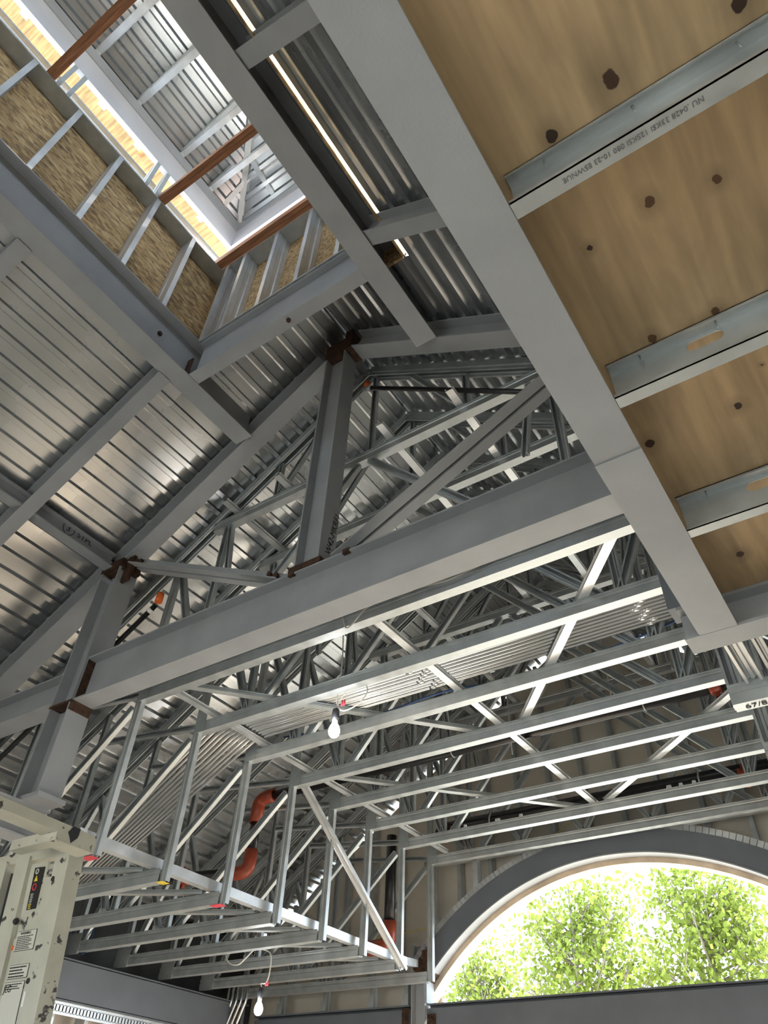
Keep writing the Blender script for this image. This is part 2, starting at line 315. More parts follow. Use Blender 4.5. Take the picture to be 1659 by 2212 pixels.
def sloped(mb, xa, xb, zoff, d, b, y): 
    A = (xa, y, zd(xa) - zoff); B = (xb, y, zd(xb) - zoff); return ibeam(mb, A, B, d, b)
RD = 0.19; RO = RD / 2 / 0.832
def rafter(label, xa, xb, y, w, name='rafter_beam'):
    t = thing(name, label, 'rafter', ((xa + xb) / 2, y, min(zd(xa), zd(xb)) - .25)); obj('beam_body', sloped(MB(), xa, xb, RO, RD, w, y), 'primer', t); return t
r1 = rafter('grey sloping rafter from the king post top down to the left column', -4.80, -2.68, FY, FW)
plate(r1, (-4.80, FY - .075, 3.72), (-4.62, FY + .075, 3.76)); 
rafter('grey sloping rafter continuing down and out of the picture left of the column', -7.3, -4.90, FY, 0.19)
r2 = rafter('grey sloping rafter from the king post top down to the right', -2.35, -0.45, FY, FW)
plate(r2, (-2.43, FY - .085, 5.20), (-2.36, FY + .085, 5.47))
rafter('short grey rafter stub meeting the left roof beam at its middle', -5.6, -3.56, 1.77, 0.115)
rafter('grey rafter stub meeting the left roof beam at the picture edge', -5.6, -3.56, 0.465, 0.115)
rafter('short grey cross beam at the top of the picture between two long beams', -1.52, 1.2, 0.465, 0.115)
rafter('short pale cross beam between roof beam and plywood-edge beam, lower one', -1.52, 1.2, 1.725, 0.115)
# long roof beams carrying the lantern
def ybeam(name, label, xc, w, z0, d, ya, yb, m='primer'):
    t = thing(name, label, 'beam', (xc, (ya + yb) / 2, z0)); obj('beam_body', ibeam(MB(), (xc, ya, z0 + d / 2), (xc, yb, z0 + d / 2), d, w), m, t); return t
b1 = ybeam('roof_beam', 'long grey roof beam along the left side of the bright lantern opening', -3.435, 0.18, 4.62, 0.46, -2.4, 2.62)
bolts(b1, [(-3.43, 1.55, 4.86)], (1, 0, 0), 0.02, 0.02, 'rust')
plate(b1, (-3.42, 1.86, 4.66), (-3.36, 1.875, 4.86), 'rust', 'clip_angle')
b2 = ybeam('roof_beam', 'long grey roof beam along the right side of the bright lantern opening', -1.594, 0.17, 4.62, 0.42, -2.4, 2.62)
t = thing('header_beam', 'grey cross beam closing the lower end of the lantern opening', 'beam', (-2.5, 1.92, 4.62))
obj('beam_body', ibeam(MB(), (-3.34, 1.92, 4.84), (-1.68, 1.92, 4.84), 0.44, 0.105), 'primer', t)
bolts(t, [(-2.35, 1.91, 4.605)], (0, 0, 1), 0.018, 0.02)
# purlin with the handwritten mark
t = ybeam('eave_purlin', 'grey beam marked with a circled 3 behind the left rafters', -4.82, 0.11, 3.78, 0.135, -2.5, 2.62)
text('STPL', 'lettering', t, (-4.804, 2.24, 3.86), (0, 1, 0), (0, 0, 1), 0.075)
text('3', 'lettering', t, (-4.804, 2.13, 3.855), (0, 1, 0), (0, 0, 1), 0.085)
obj('marker_ring', MB().tube([(-4.806, 2.155 + .055 * math.cos(a * math.pi / 12), 3.885 + .062 * math.sin(a * math.pi / 12)) for a in range(25)], 0.003, 5), 'ink', t)
t = ybeam('outrigger_beam', 'grey beam running left from the column foot toward the picture edge', -4.86, 0.16, 1.57, 0.21, -2.0, 2.85)
obj('gusset_plate', MB().poly([(-4.9, 2.3, 1.78), (-4.9, 2.5, 1.78), (-4.9, 2.42, 1.9)], (.012, 0, 0)), 'rust', t)
t = thing('tie_beam', 'pale grey beam carrying on left of the column below the rafter', 'beam', (-6, FY, 2.52))
obj('beam_body', ibeam(MB(), (-7.3, FY, 2.66), (-4.90, FY, 2.66), 0.25, 0.17), 'primer', t)
# angle braces
def brace(label, A, B):
    t = thing('angle_brace', label, 'brace', (min(A[0], B[0]), FY, min(A[2], B[2])))
    for sgn, yy in ((-1, FY - .012), (1, FY + .012)):
        mb = MB(); mb.sweep([(p * -sgn, q - .04) for p, q in P_L(0.075, 0.008)], (A[0], yy, A[2]), (B[0], yy, B[2])); obj('angle', mb, 'primer', t)
    for E, D in ((A, B), (B, A)):
        d = (V3(D) - V3(E)).normalized()
        for k in (0.06, 0.13): 
            p = V3(E) + d * k; obj('bolt', MB().tube([(p.x, FY - .035, p.z), (p.x, FY - .06, p.z)], 0.02, 6), 'rust', t)
    return t
brace('pale double angle brace from the left column down to the king post foot', (-4.56, FY, 3.80), (-2.75, FY, 2.90))
brace('grey double angle brace rising from the king post foot to the right', (-2.33, FY, 2.90), (-0.58, FY, 3.78))
# ------------------------------------------------------------------ plywood platform at upper right
EZ = 1.52
t = thing('edge_beam', 'wide flat grey steel beam in the foreground along the plywood edge', 'beam', (-0.267, 0, EZ))
ZB = [(-.0665, 0), (.0665, 0), (.0665, .012), (.005, .012), (.005, .147), (-.0665, .147), (-.0665, .135), (-.005, .135), (-.005, .012), (-.0665, .012)]
obj('beam_body', MB().sweep(ZB, (-0.267, -2.2, EZ), (-0.267, 2.485, EZ)), 'primer', t)
obj('splice_plate', MB().box((-0.335, 1.475, EZ - .004), (-0.199, 2.47, EZ - .0005)), 'primer', t)
t = thing('end_beam', 'grey cross beam closing the lower end of the plywood platform', 'beam', (1, 2.545, EZ))
obj('beam_body', ibeam(MB(), (-0.39, 2.545, EZ + .0735), (2.3, 2.545, EZ + .0735), 0.147, 0.115), 'primer', t)
tag(obj('plywood_sheet', MB().box((-0.335, -2.2, 1.668), (2.3, 2.60, 1.69)), 'ply', base=(0, 0, 1.668)), 'knotty brown plywood deck seen from below at upper right', 'plywood')
jl = ['galvanized joist nearest the top right corner, under the plywood', 'galvanized joist with a long slot, second under the plywood', 'galvanized joist with a slot cut by the picture edge, third under the plywood']
JY = [0.665, 1.273, 1.885]
def joist(y, label, slots):
    t = thing('floor_joist', label, 'joist', (1, y, EZ), 'joists under the plywood'); x0, x1 = -0.199, 2.28; h = 0.146; th = .003
    obj('bottom_flange', MB().box((x0, y, EZ), (x1, y + .04, EZ + th)).box((x0, y, EZ), (x1, y + th, EZ + .014)), 'galv', t)
    obj('top_flange', MB().box((x0, y, EZ + h - th), (x1, y + .04, EZ + h)).box((x0, y, EZ + h - .012), (x1, y + th, EZ + h)), 'galv', t)
    mb = MB(); yw = y + .037; z0, z1 = EZ + th, EZ + h - th
    if slots:
        zc = EZ + .112 ; r = 0.019; prev = x0
        for s0, s1 in slots:
            mb.box((prev, yw, z0), (s0, yw + th, z1))
            n = 8; up = [(s0 + r - r * math.cos(math.pi * i / n), zc + r * math.sin(math.pi * i / n)) for i in range(n // 2 + 1)] + [(s1 - r + r * math.sin(math.pi * i / n), zc + r * math.cos(math.pi * i / n)) for i in range(n // 2 + 1)]
            for sgn, zz in ((1, z1), (-1, z0)):
                pts = [(a, zc + (b - zc) * sgn) for a, b in up]
                for k in range(len(pts) - 1):
                    (a, b), (c, d) = pts[k], pts[k + 1]
                    if c - a < 1e-6: continue
                    mb.add([(a, yw, b), (c, yw, d), (c, yw, zz), (a, yw, zz), (a, yw + th, b), (c, yw + th, d), (c, yw + th, zz), (a, yw + th, zz)], [(0, 1, 2, 3), (5, 4, 7, 6), (0, 4, 5, 1)])
            prev = s1
        mb.box((prev, yw, z0), (x1, yw + th, z1))
    else: mb.box((x0, yw, z0), (x1, yw + th, z1))
    obj('web', mb, 'galv', t)
    for x in (-0.11, 0.09, 0.30, 0.5): obj('screw', MB().tube([(x, y + .018, EZ + h - .003), (x, y + .018, EZ + h - .035)], [.003, .001], 6), 'galv', t)
    return t
j1 = joist(JY[0], jl[0], []); joist(JY[1], jl[1], [(0.003, 0.098), (1.1, 1.2)]); joist(JY[2], jl[2], [(0.003, 0.098), (1.1, 1.2)])
text('NU .0428 33KSI 12SKSI 080 10-23 E5WNUE', 'lettering', j1, (0.20, JY[0] + .013, EZ - .0006), (-1, 0, 0), (0, 1, 0), 0.0155, 'faint')
# ------------------------------------------------------------------ light gauge roof trusses
TY = [3.11 + 0.623 * k for k in range(8)]
CW = 0.072; CH = 0.088
def make_truss(y, label):
    base = (-2.48, y, EZ); t = thing('roof_truss', label, 'truss', base, 'galvanized trusses behind the steel frame')
    def uch(name, A, B, m='galv', up=(0, 0, 1)): return obj(name, MB().sweep(P_U(CW, CH), A, B, up), m, t)
    def web(xa, za, xb, zb, d=0.062, b=0.038, name='web', dy=0.0, side=-1):
        A = V3((xa, y + dy, za)); B = V3((xb, y + dy, zb)); dr = (B - A).normalized()
        return obj(name, MB().sweep([(p, q) for p, q in P_C(b, d)], A, B, V3((0, side, 0)).cross(dr)), 'galv', t)
    co = 0.135
    for sg in (-1, 1):
        xa = RX + sg * 5.0 if sg < 0 else RX + 4.95
        obj('top_chord', MB().sweep([(p, -q) for p, q in P_U(CW, 0.115)], (xa, y, zd(xa) - .01), (RX + sg * .02, y, zd(RX) - .02)), 'galv', t)
    uch('bottom_chord', (-4.47, y, 2.645), (-0.37, y, 2.645)); uch('bottom_chord', (-7.2, y, 1.52), (-4.53, y, 1.52)); uch('bottom_chord', (-0.37, y, 1.52), (2.3, y, 1.52))
    zc = 4.23; w_ = (zd(RX) - .15 - zc) / 0.667
    uch('tie_chord', (RX - w_ + .06, y, zc), (RX + w_ - .06, y, zc))
    def zb(x): return zd(x) - co
    for sg in (-1, 1):
        X = lambda v: v if sg < 0 else (-4.99 - v + .0)
        lx = X(-4.50) if sg < 0 else -0.34
        web(lx, 1.522, lx, zb(lx), 0.066, 0.042, 'leg', side=-sg)
        obj('gusset_plate', MB().box((lx - .0 if sg < 0 else lx - .11, y - .043, 2.64), (lx + .11 if sg < 0 else lx, y - .038, 2.86)), 'galv', t)
        jx = -4.0 if sg < 0 else -0.84
        web(jx - .04 * -sg * -1, 2.68, jx + sg * .50, zb(jx + sg * .50)); web(jx - sg * .03, 2.68, jx - sg * .03, zc); web(jx - sg * .10, 2.68, RX + sg * .06, zc)
        k = -5.82 if sg < 0 else 0.84
        web(k, 1.56, k, zb(k)); web(k - sg * .07, 1.56, lx + sg * .07, 2.62); web(lx + sg * .03, 2.72, k, 2.88, 0.05)
        h = -7.1 if sg < 0 else 2.1
        web(h, 1.54, h, zb(h)); web(h - sg * .08, 1.56, h - sg * .62, zb(h - sg * .62)); web(k + sg * .08, 1.56, h - sg * .62, zb(h - sg * .62))
        obj('heel_plate', MB().box((h - .08, y - .045, 1.5), (h + .12, y - .039, 1.68)), 'galv', t)
        web(RX + sg * .95, zc + .08, RX + sg * .95, zb(RX + sg * .95), 0.05, 0.036); web(RX + sg * .95, zc + .08, RX + sg * .45, zb(RX + sg * .45), 0.05, 0.036)
        web(RX + sg * 1.35, 3.55, RX + sg * 1.45, zb(RX + sg * 1.45) if zb(RX + sg * 1.45) < zc else zc, 0.05, 0.036)
    web(RX + .06, zc + .08, RX + .06, zb(RX) - .02, 0.05, 0.036)
    return t
TL = ['galvanized truss nearest the steel frame, its leg just right of the left column', 'galvanized truss second behind the steel frame, above the upper run of conduits', 'galvanized truss third behind the steel frame, red mark on its lower corner', 'galvanized truss fourth behind the steel frame, the long diagonal brace starts at its corner', 'galvanized truss fifth behind the steel frame, the black main pipe runs before it', 'galvanized truss sixth behind the steel frame, two before the last full one', 'galvanized truss seventh behind the steel frame, its leg beside the long diagonal brace foot', 'galvanized truss farthest back, against the tan gable wall above the arch']
tr0 = make_truss(TY[0], TL[0]); TR = [tr0]
for k in range(1, 8): TR.append(dup(tr0, (0, TY[k] - TY[0] - (0.02 if k == 7 else 0), 0), TL[k]))
text('67/8', 'lettering', tr0, (-0.33, TY[0] + .02, 1.518), (1, 0, 0), (0, -1, 0), 0.05)
for k, (x, z) in ((2, (-4.62, 1.517)), (1, (-4.60, 1.517)), (0, (-4.62, 1.517))):
    o = MB().box((x + (.05 if k == 1 else 0), TY[k] - .037, z - .001), (x + .12, TY[k] + .037, z)); obj('paint_mark', o, 'pink' if k in (0, 2) else 'yellow', None).parent = None if False else None
for o in [o for o in bpy.data.objects if o.name.startswith('paint_mark')]:
    k = min(range(8), key=lambda i: abs(TY[i] - o['_b'][1])); p = TR[k]; o.parent = p; o.location = V3(o['_b']) + V3((0, 0, ZF)) - p.location
# bridging, braces and purlins
def strip(name, label, cat, A, B, prof, m, up=(0, 0, 1), group=None): return tag(obj(name, MB().sweep(prof, A, B, up), m), label, cat, group)
G = 'braces fixed to the truss chords'
U38 = [(p, q) for p, q in P_U(0.06, 0.03, 0.003, 0.006)]
strip('bridging_channel', 'bright channel running straight back under the middle of the truss chords', 'channel', (-2.37, 3.02, 2.735), (-2.29, 6.95, 2.735), U38, 'galv_bright', group=G)
strip('bridging_channel', 'bright channel running straight back under the left ends of the upper chords', 'channel', (-4.28, 3.1, 2.735), (-4.26, 7.4, 2.731), U38, 'galv_bright', group=G)
strip('diagonal_brace', 'bright flat brace crossing the right side of the chords, nearer one', 'brace', (-0.69, 3.18, 2.735), (-2.24, 5.12, 2.735), U38, 'galv_bright', group=G)
strip('diagonal_brace', 'bright flat brace crossing the right side of the chords, farther one', 'brace', (-0.56, 5.30, 2.735), (-2.17, 6.85, 2.735), U38, 'galv_bright', group=G)
strip('diagonal_brace', 'flat brace crossing the left side of the chords, nearer one', 'brace', (-4.15, 3.2, 2.735), (-2.44, 5.1, 2.735), U38, 'galv', group=G)
strip('diagonal_brace', 'flat brace crossing the left side of the chords, farther one', 'brace', (-4.15, 5.15, 2.735), (-2.42, 6.92, 2.735), U38, 'galv', group=G)
strip('diagonal_brace', 'long bright diagonal brace down across the truss legs beside the arch', 'brace', (-4.44, 5.04, 2.71), (-4.44, 6.84, 1.52), P_C(0.03, 0.075, groove=True), 'galv_bright', (1, 0, 0), G)
strip('edge_angle', 'bright angle joining the lower corners of all the truss legs', 'angle', (-4.57, 2.98, 1.612), (-4.57, 7.1, 1.612), [(-p, q) for p, q in P_L(0.07, 0.004)], 'galv_bright', group=G)
strip('edge_angle', 'short bright angle from the last truss leg to the arch column', 'angle', (-4.57, 7.11, 1.612), (-4.76, 7.62, 1.70), [(-p, q) for p, q in P_L(0.07, 0.004)], 'galv_bright', group=G)
for k in range(6):
    strip('diagonal_brace', '%s short flat brace between the lower chords, counting from the near truss' % ['first', 'second', 'third', 'fourth', 'fifth', 'sixth'][k], 'brace', (-6.0, TY[k] + .0, 1.615), (-4.75, TY[k + 1] - .0, 1.615), U38, 'galv', group='short braces between lower chords')
for k, (x, w) in enumerate(((-3.85, 'far left'), (-3.25, 'left'), (-2.2, 'middle'), (-1.57, 'right'))):
    strip('ridge_purlin', 'channel running back over the high tie chords, %s one of the four' % w, 'purlin', (x, 2.9, 4.325), (x, 7.45, 4.325), U38, 'galv_bright', group='channels over the tie chords')
strip('stub_channel', 'short bright channel below the end beam at the right edge, longer one', 'channel', (-0.27, 2.66, 1.66), (-0.255, 3.05, 1.60), P_C(.03, .07), 'galv_bright', (1, 0, 0), 'short channels at the right edge')
strip('stub_channel', 'short bright channel below the end beam at the right edge, shorter one', 'channel', (-0.18, 2.74, 1.66), (-0.17, 3.0, 1.61), P_C(.02, .04), 'galv_bright', (1, 0, 0), 'short channels at the right edge')
# ------------------------------------------------------------------ conduit bank
def arc_pts(P, rad, n=8):
    P = [V3(p) for p in P]; out = [P[0]]
    for i in range(1, len(P) - 1):
        a = (P[i - 1] - P[i]).normalized(); b = (P[i + 1] - P[i]).normalized(); ang = a.angle(b); tl = min(rad / math.tan(ang / 2), (P[i - 1] - P[i]).length * .49, (P[i + 1] - P[i]).length * .49)
        p0 = P[i] + a * tl; p1 = P[i] + b * tl
        for k in range(n + 1):
            s = k / n; out.append(p0.lerp(P[i], s).lerp(P[i].lerp(p1, s), s))
    return out + [P[-1]]
ORD = ['first', 'second', 'third', 'fourth', 'fifth', 'sixth', 'seventh', 'eighth', 'ninth', 'tenth', 'eleventh', 'twelfth']
for k in range(11):
    y = 3.84 + 0.040 * k; j = random.uniform(.0, .012)
    P = arc_pts([(-0.62 - .004 * k, y, 2.787), (-4.52 + .02 * k, y, 2.787 + j), (-7.0 - .01 * k, y + .05, 1.14 + .02 * k)], 0.35, 10)
    t = thing('conduit', '%s zinc conduit of the bank, counting from the steel frame backward' % ORD[k], 'conduit', (-3.5, y, 1.0), 'bank of zinc conduits')
    obj('pipe', MB().tube(P, 0.0145, 10), 'emt', t)
    for xx in (-0.78 - .03 * (k % 3), -2.42 - .04 * (k % 4)): obj('coupling', MB().tube([(xx, y, 2.787), (xx - .055, y, 2.787)], 0.019, 10), 'emt', t)
    for q in (0.35, 0.55, 0.8):
        a = V3(P[12]).lerp(V3(P[-1]), q + .015 * (k % 3)); b = V3(P[12]).lerp(V3(P[-1]), q + .015 * (k % 3) + .02); obj('coupling', MB().tube([a, b], 0.0185, 10), 'emt', t)
t = tag(obj('strut_channel', MB().sweep(P_C(.04, .04, groove=False), (-2.05, 3.79, 2.825), (-2.05, 4.31, 2.825)), 'galv'), 'short channel carrying the conduit bank near its middle', 'channel')
for k in range(5):
    x = -7.25 + .075 * k
    tag(obj('conduit', MB().tube(arc_pts([(x + .1, 7.25, 1.62), (x + .09, 7.25, 1.45), (x, 7.25, 1.25), (x, 7.25, -1.6)], .1, 5), 0.016, 10), 'emt'), '%s upright conduit from the left in the bottom corner, beside the left eave beam' % ORD[k], 'conduit', 'upright conduits in the corner')
# ------------------------------------------------------------------ sprinkler pipes
def coupling(parent, A, B, r, m='red', name='coupling'):
    A = V3(A); B = V3(B); d = (B - A).normalized(); l = (B - A).length
    mb = MB(); mb.tube([A, A + d * l * .08, A + d * l * .25, A + d * l * .75, A + d * l * .92, B], [r * .9, r, r * .86, r * .86, r, r * .9], 14)
    o = obj(name, mb, m, parent)
    u = d.cross(V3((0, 1, .2))).normalized()
    for s in (-1, 1): mb2 = MB().box(tuple((A + B) / 2 + u * s * r * 1.05 - V3((.016, .016, .016))), tuple((A + B) / 2 + u * s * r * 1.05 + V3((.016, .016, .016)))); obj('bolt_lug', mb2, m, o)
    return o
t = thing('sprinkler_main', 'black sprinkler pipe under the trusses with red elbows at its left end', 'pipe', (-3, 5.44, 2.1))
pr_ = 0.052
obj('pipe', MB().tube([(-5.22, 5.44, 2.87), (0.6, 5.44, 2.87)], pr_, 16), 'black', t)
obj('elbow', MB().tube(arc_pts([(-5.15, 5.44, 2.87), (-5.36, 5.44, 2.87), (-5.36, 5.44, 2.62)], .12, 8), pr_ * 1.3, 16), 'red', t)
obj('pipe', MB().tube([(-5.36, 5.44, 2.65), (-5.36, 5.44, 2.32)], pr_, 16), 'black', t)
obj('elbow', MB().tube(arc_pts([(-5.36, 5.44, 2.36), (-5.36, 5.44, 2.16), (-5.55, 5.36, 2.14)], .1, 8), pr_ * 1.3, 16), 'red', t)
obj('pipe', MB().tube([(-5.5, 5.38, 2.14), (-5.95, 5.2, 2.12), (-6.8, 4.9, 2.08)], pr_, 16), 'black', t)
coupling(t, (-5.92, 5.2, 2.12), (-6.04, 5.16, 2.115), pr_ * 1.45); coupling(t, (-0.78, 5.44, 2.87), (-0.69, 5.44, 2.87), pr_ * 1.25)
for x in (-3.05, -1.3): obj('hanger_ring', MB().tube([(x + .012, 5.44 + (pr_ + .004) * math.cos(a * math.pi / 10), 2.87 + (pr_ + .004) * math.sin(a * math.pi / 10)) for a in range(21)], .006, 6), 'galv', t)
t = thing('sprinkler_main', 'thick black double pipe running above the arch behind the last trusses', 'pipe', (-2, 7.2, 1.8))
obj('pipe', MB().tube([(-4.25, 7.2, 2.87), (1.5, 7.2, 2.87)], .06, 16), 'black', t); obj('pipe', MB().tube([(-4.25, 7.31, 2.98), (1.5, 7.31, 2.98)], .05, 16), 'black', t)
coupling(t, (-4.2, 7.2, 2.87), (-4.1, 7.2, 2.87), .08); coupling(t, (-1.0, 7.2, 2.87), (-0.9, 7.2, 2.87), .08)
for x in (-3.57, -1.35): obj('hanger_strap', MB().tube([(x, 7.2, 2.80), (x, 7.135, 2.85), (x, 7.14, 2.92), (x, 7.2, 3.0), (x, 7.2, 3.2)], .009, 6), 'galv', t)
t = thing('sprinkler_drop', 'upright black pipe left of the arch ending in a dark red elbow', 'pipe', (-4.85, 7.2, 1.8))
obj('pipe', MB().tube([(-4.87, 7.2, 2.95), (-4.87, 7.2, 1.98)], .058, 16), 'black', t)
obj('elbow', MB().tube(arc_pts([(-4.87, 7.2, 2.06), (-4.87, 7.2, 1.82), (-5.12, 7.2, 1.82)], .12, 8), .08, 16), 'red', t)
obj('pipe', MB().tube([(-5.05, 7.2, 1.82), (-6.9, 7.2, 1.82)], .058, 16), 'black', t)
t = thing('sprinkler_branch', 'thin black pipe with an orange cap just under the ridge', 'pipe', (-1.6, 2.98, 4))
obj('pipe', MB().tube([(-2.40, 2.98, 5.03), (-0.6, 2.98, 3.70)], .02, 12), 'black', t); obj('orange_cap', MB().tube([(-2.42, 2.98, 5.03), (-2.42, 2.98, 5.12)], [.03, .028], 10), 'orange', t); obj('tee', MB().tube([(-2.45, 2.98, 5.06), (-2.37, 2.98, 5.0)], .027, 10), 'galv', t)
t = thing('sprinkler_branch', 'thin black pipe with an orange cap beside the left column', 'pipe', (-5.5, 2.92, 2))
obj('pipe', MB().tube([(-4.46, 2.95, 3.47), (-6.9, 2.95, 1.84)], .022, 12), 'black', t); obj('orange_cap', MB().tube([(-4.44, 2.95, 3.49), (-4.44, 2.95, 3.58)], [.032, .03], 10), 'orange', t); obj('collar', MB().tube([(-4.53, 2.95, 3.423), (-4.50, 2.95, 3.443)], .028, 10), 'tape', t)
# ------------------------------------------------------------------ wires and bulbs
def smooth_path(P, n=6):
    P = [V3(p) for p in P]; out = []
    for i in range(len(P) - 1):
        p0 = P[max(i - 1, 0)]; p1 = P[i]; p2 = P[i + 1]; p3 = P[min(i + 2, len(P) - 1)]
        for k in range(n):
            s = k / n; out.append(0.5 * ((2 * p1) + (p2 - p0) * s + (2 * p0 - 5 * p1 + 4 * p2 - p3) * s * s + (3 * p1 - p0 - 3 * p2 + p3) * s ** 3))
    return out + [P[-1]]
def bulb(label, c, s, watts):
    t = thing('light_bulb', label, 'bulb', (c[0], c[1], c[2] - .06 * s)); x, y, z = c
    pr = [(.006, -.046), (.022, -.040), (.034, -.026), (.039, -.004), (.036, .016), (.028, .036), (.02, .05)]
    obj('globe', MB().tube([(x, y, z + q * s) for p, q in pr], [p * s for p, q in pr], 16), 'glow', t)
    obj('bulb_neck', MB().tube([(x, y, z + .05 * s), (x, y, z + .085 * s)], [.018 * s, .02 * s], 12), 'tape', t)
    obj('socket', MB().tube([(x, y, z + .083 * s), (x, y, z + .09 * s), (x, y, z + .15 * s), (x, y, z + .16 * s)], [.02 * s, .026 * s, .023 * s, .012 * s], 12), 'dark', t)
    for dx in (.0, .02): obj('wire_nut', MB().tube([(x + .05 + dx, y, z + .17 * s), (x + .055 + dx, y, z + .21 * s)], [.009, .005], 8), 'pink', t)
    ld = bpy.data.lights.new('bulb_light', 'POINT'); ld.energy = watts; ld.shadow_soft_size = .04; lo = bpy.data.objects.new('bulb_light', ld); COL.objects.link(lo); lo.parent = t; lo.location = V3((x, y - .09, z)) - V3(t['_b'])
    return t
bulb('lit bulb hanging from a looped cable in the middle of the trusses', (-3.096, 3.79, 2.369), 1.1, 6)
bulb('lit bulb hanging low at the bottom of the picture over the corner', (-5.41, 5.9, 1.11), 1.05, 5)
tag(obj('cable', MB().tube(smooth_path([(-3.117, 3.790, 3.506), (-3.079, 3.790, 2.977), (-3.086, 3.790, 2.737), (-3.096, 3.790, 2.596), (-3.041, 3.802, 2.520), (-2.911, 3.802, 2.536), (-2.828, 3.802, 2.615), (-2.871, 3.802, 2.710), (-2.968, 3.802, 2.715), (-3.060, 3.802, 2.634), (-3.091, 3.790, 2.549)]), .005, 8), 'cable'), 'looped white cable hanging above the middle bulb', 'cable')
tag(obj('cable', MB().tube(smooth_path([(-2.62, 3.05, 2.72), (-2.53, 3.06, 2.74), (-2.45, 3.04, 2.60), (-2.3, 3.05, 2.72), (-2.0, 3.04, 2.73), (-1.7, 3.05, 2.70), (-1.42, 3.06, 2.74), (-1.1, 3.1, 2.74), (-0.7, 3.1, 2.74)]), .006, 8), 'cable'), 'white cable lying along the nearest truss chord', 'cable')
tag(obj('cable', MB().tube(smooth_path([(-4.2, 4.45, 2.86), (-3.6, 4.45, 2.80), (-3.09, 4.45, 2.82), (-2.56, 4.45, 2.85), (-2.04, 4.45, 2.80), (-1.42, 4.45, 2.80), (-0.9, 4.45, 2.85), (-0.5, 4.45, 2.93)]), .009, 8), 'blue'), 'blue armoured cable strung below the conduit bank', 'cable')
tag(obj('cable', MB().tube(smooth_path([(-7.25, 5.0, 1.78), (-7.22, 5.0, 1.70), (-7.125, 5.0, 1.582), (-6.98, 5.0, 1.51), (-6.91, 5.0, 1.583), (-6.919, 5.0, 1.766), (-6.944, 5.0, 1.93)]), .009, 8), 'blue'), 'blue cable sagging in a loop beside the lift', 'cable')
tag(obj('cable', MB().tube(smooth_path([(-5.968, 5.9, 1.62), (-5.877, 5.9, 1.513), (-5.75, 5.9, 1.49), (-5.66, 5.9, 1.54), (-5.55, 5.9, 1.60), (-5.36, 5.9, 1.56), (-5.33, 5.9, 1.43), (-5.352, 5.9, 1.32), (-5.42, 5.9, 1.31), (-5.41, 5.9, 1.29)]), .006, 8), 'cable'), 'white cable curling down to the lowest bulb', 'cable')
for x, y, z0, w in ((-1.756, 6.225, 3.41, 'right'), (-2.82, 6.225, 3.1, 'left')): tag(obj('hanger_rod', MB().tube([(x, y, z0), (x, y, 4.228)], .005, 6), 'galv'), 'thin threaded rod hanging above the rear chords, %s one' % w, 'rod', 'threaded hanger rods')
# ------------------------------------------------------------------ left eave beam and wall framing
t = thing('eave_beam', 'dark grey steel beam along the left wall at the bottom', 'beam', (-7.2, 3, 1.14)); obj('beam_body', MB().sweep(P_I(0.34, 0.2), (-7.18, -3, 1.30), (-7.18, 7.55, 1.30)), 'primer_dark', t)
obj('web_cover', MB().box((-7.12, -3, 1.15), (-7.09, 7.5, 1.45)), 'primer_dark', t)
obj('bolt_plate', MB().box((-7.09, 7.3, 1.17), (-7.08, 7.44, 1.43)), 'rust', t)
mb = MB().box((-7.12, 3.5, 1.105), (-7.117, 7.5, 1.135)).box((-7.12, 3.5, 1.03), (-7.117, 7.5, 1.055))
y = 3.5
while y < 7.5: mb.box((-7.12, y, 1.05), (-7.117, y + .026, 1.11)); y += .04
tag(obj('slotted_track', mb, 'galv_bright'), 'bright slotted steel track below the left eave beam', 'track')
for k in range(7):
    y = 5.04 + .395 * (k - 1)
    tag(obj('wall_stud', MB().sweep(P_C(.045, .15), (-7.30, y, -1.6), (-7.30, y, 1.06), (1, 0, 0)), 'galv_bright'), '%s bright stud under the slotted track, counting from the lift' % ORD[k], 'stud', 'studs under the left eave beam')
# gable wall framing
t = thing('arch_beam', 'dark curved steel beam over the arched opening', 'arch', (ACX, 7.72, 1.4))
def arcband(r0, r1, y0, y1, a0, a1, n=64, skip=None):
    mb = MB(); P = []
    for i in range(n + 1):
        a = a0 + (a1 - a0) * i / n; c, s = math.cos(a), math.sin(a)
        P.append([(ACX + r0 * c, y0, ACZ + r0 * s), (ACX + r1 * c, y0, ACZ + r1 * s), (ACX + r1 * c, y1, ACZ + r1 * s), (ACX + r0 * c, y1, ACZ + r0 * s)])
    vs = [p for q in P for p in q]; fs = []
    for i in range(n):
        for k in range(4): fs.append((i * 4 + k, i * 4 + (k + 1) % 4, (i + 1) * 4 + (k + 1) % 4, (i + 1) * 4 + k))
    fs += [(0, 1, 2, 3), (n * 4 + 3, n * 4 + 2, n * 4 + 1, n * 4)]
    return mb.add(vs, fs)
a0 = math.radians(41.5); a1 = math.pi - a0
obj('web', arcband(ARI, ARO, 7.66, 7.675, a0, a1), 'primer_dark', t); obj('inner_flange', arcband(ARI - .012, ARI, 7.655, 7.80, a0, a1), 'primer', t); obj('outer_flange', arcband(ARO, ARO + .012, 7.655, 7.80, a0, a1), 'primer_dark', t)  # web and outer flange carry the backlit shade in their darker colour
obj('rusty_foot', arcband(ARI - .016, ARO + .005, 7.653, 7.80, a1 - .045, a1 + .0), 'rust', t)
mb = MB(); n = 84
for i in range(n):
    a = a0 + .06 + (a1 - a0 - .06) * i / n; b = a + (a1 - a0) / n * .86; r0, r1 = ARO + .012, ARO + .075
    q = [(ACX + r * math.cos(g), 7.665, ACZ + r * math.sin(g)) for r, g in ((r0, a), (r1, a), (r1, b), (r0, b))]; mb.poly(q, (0, .004, 0))
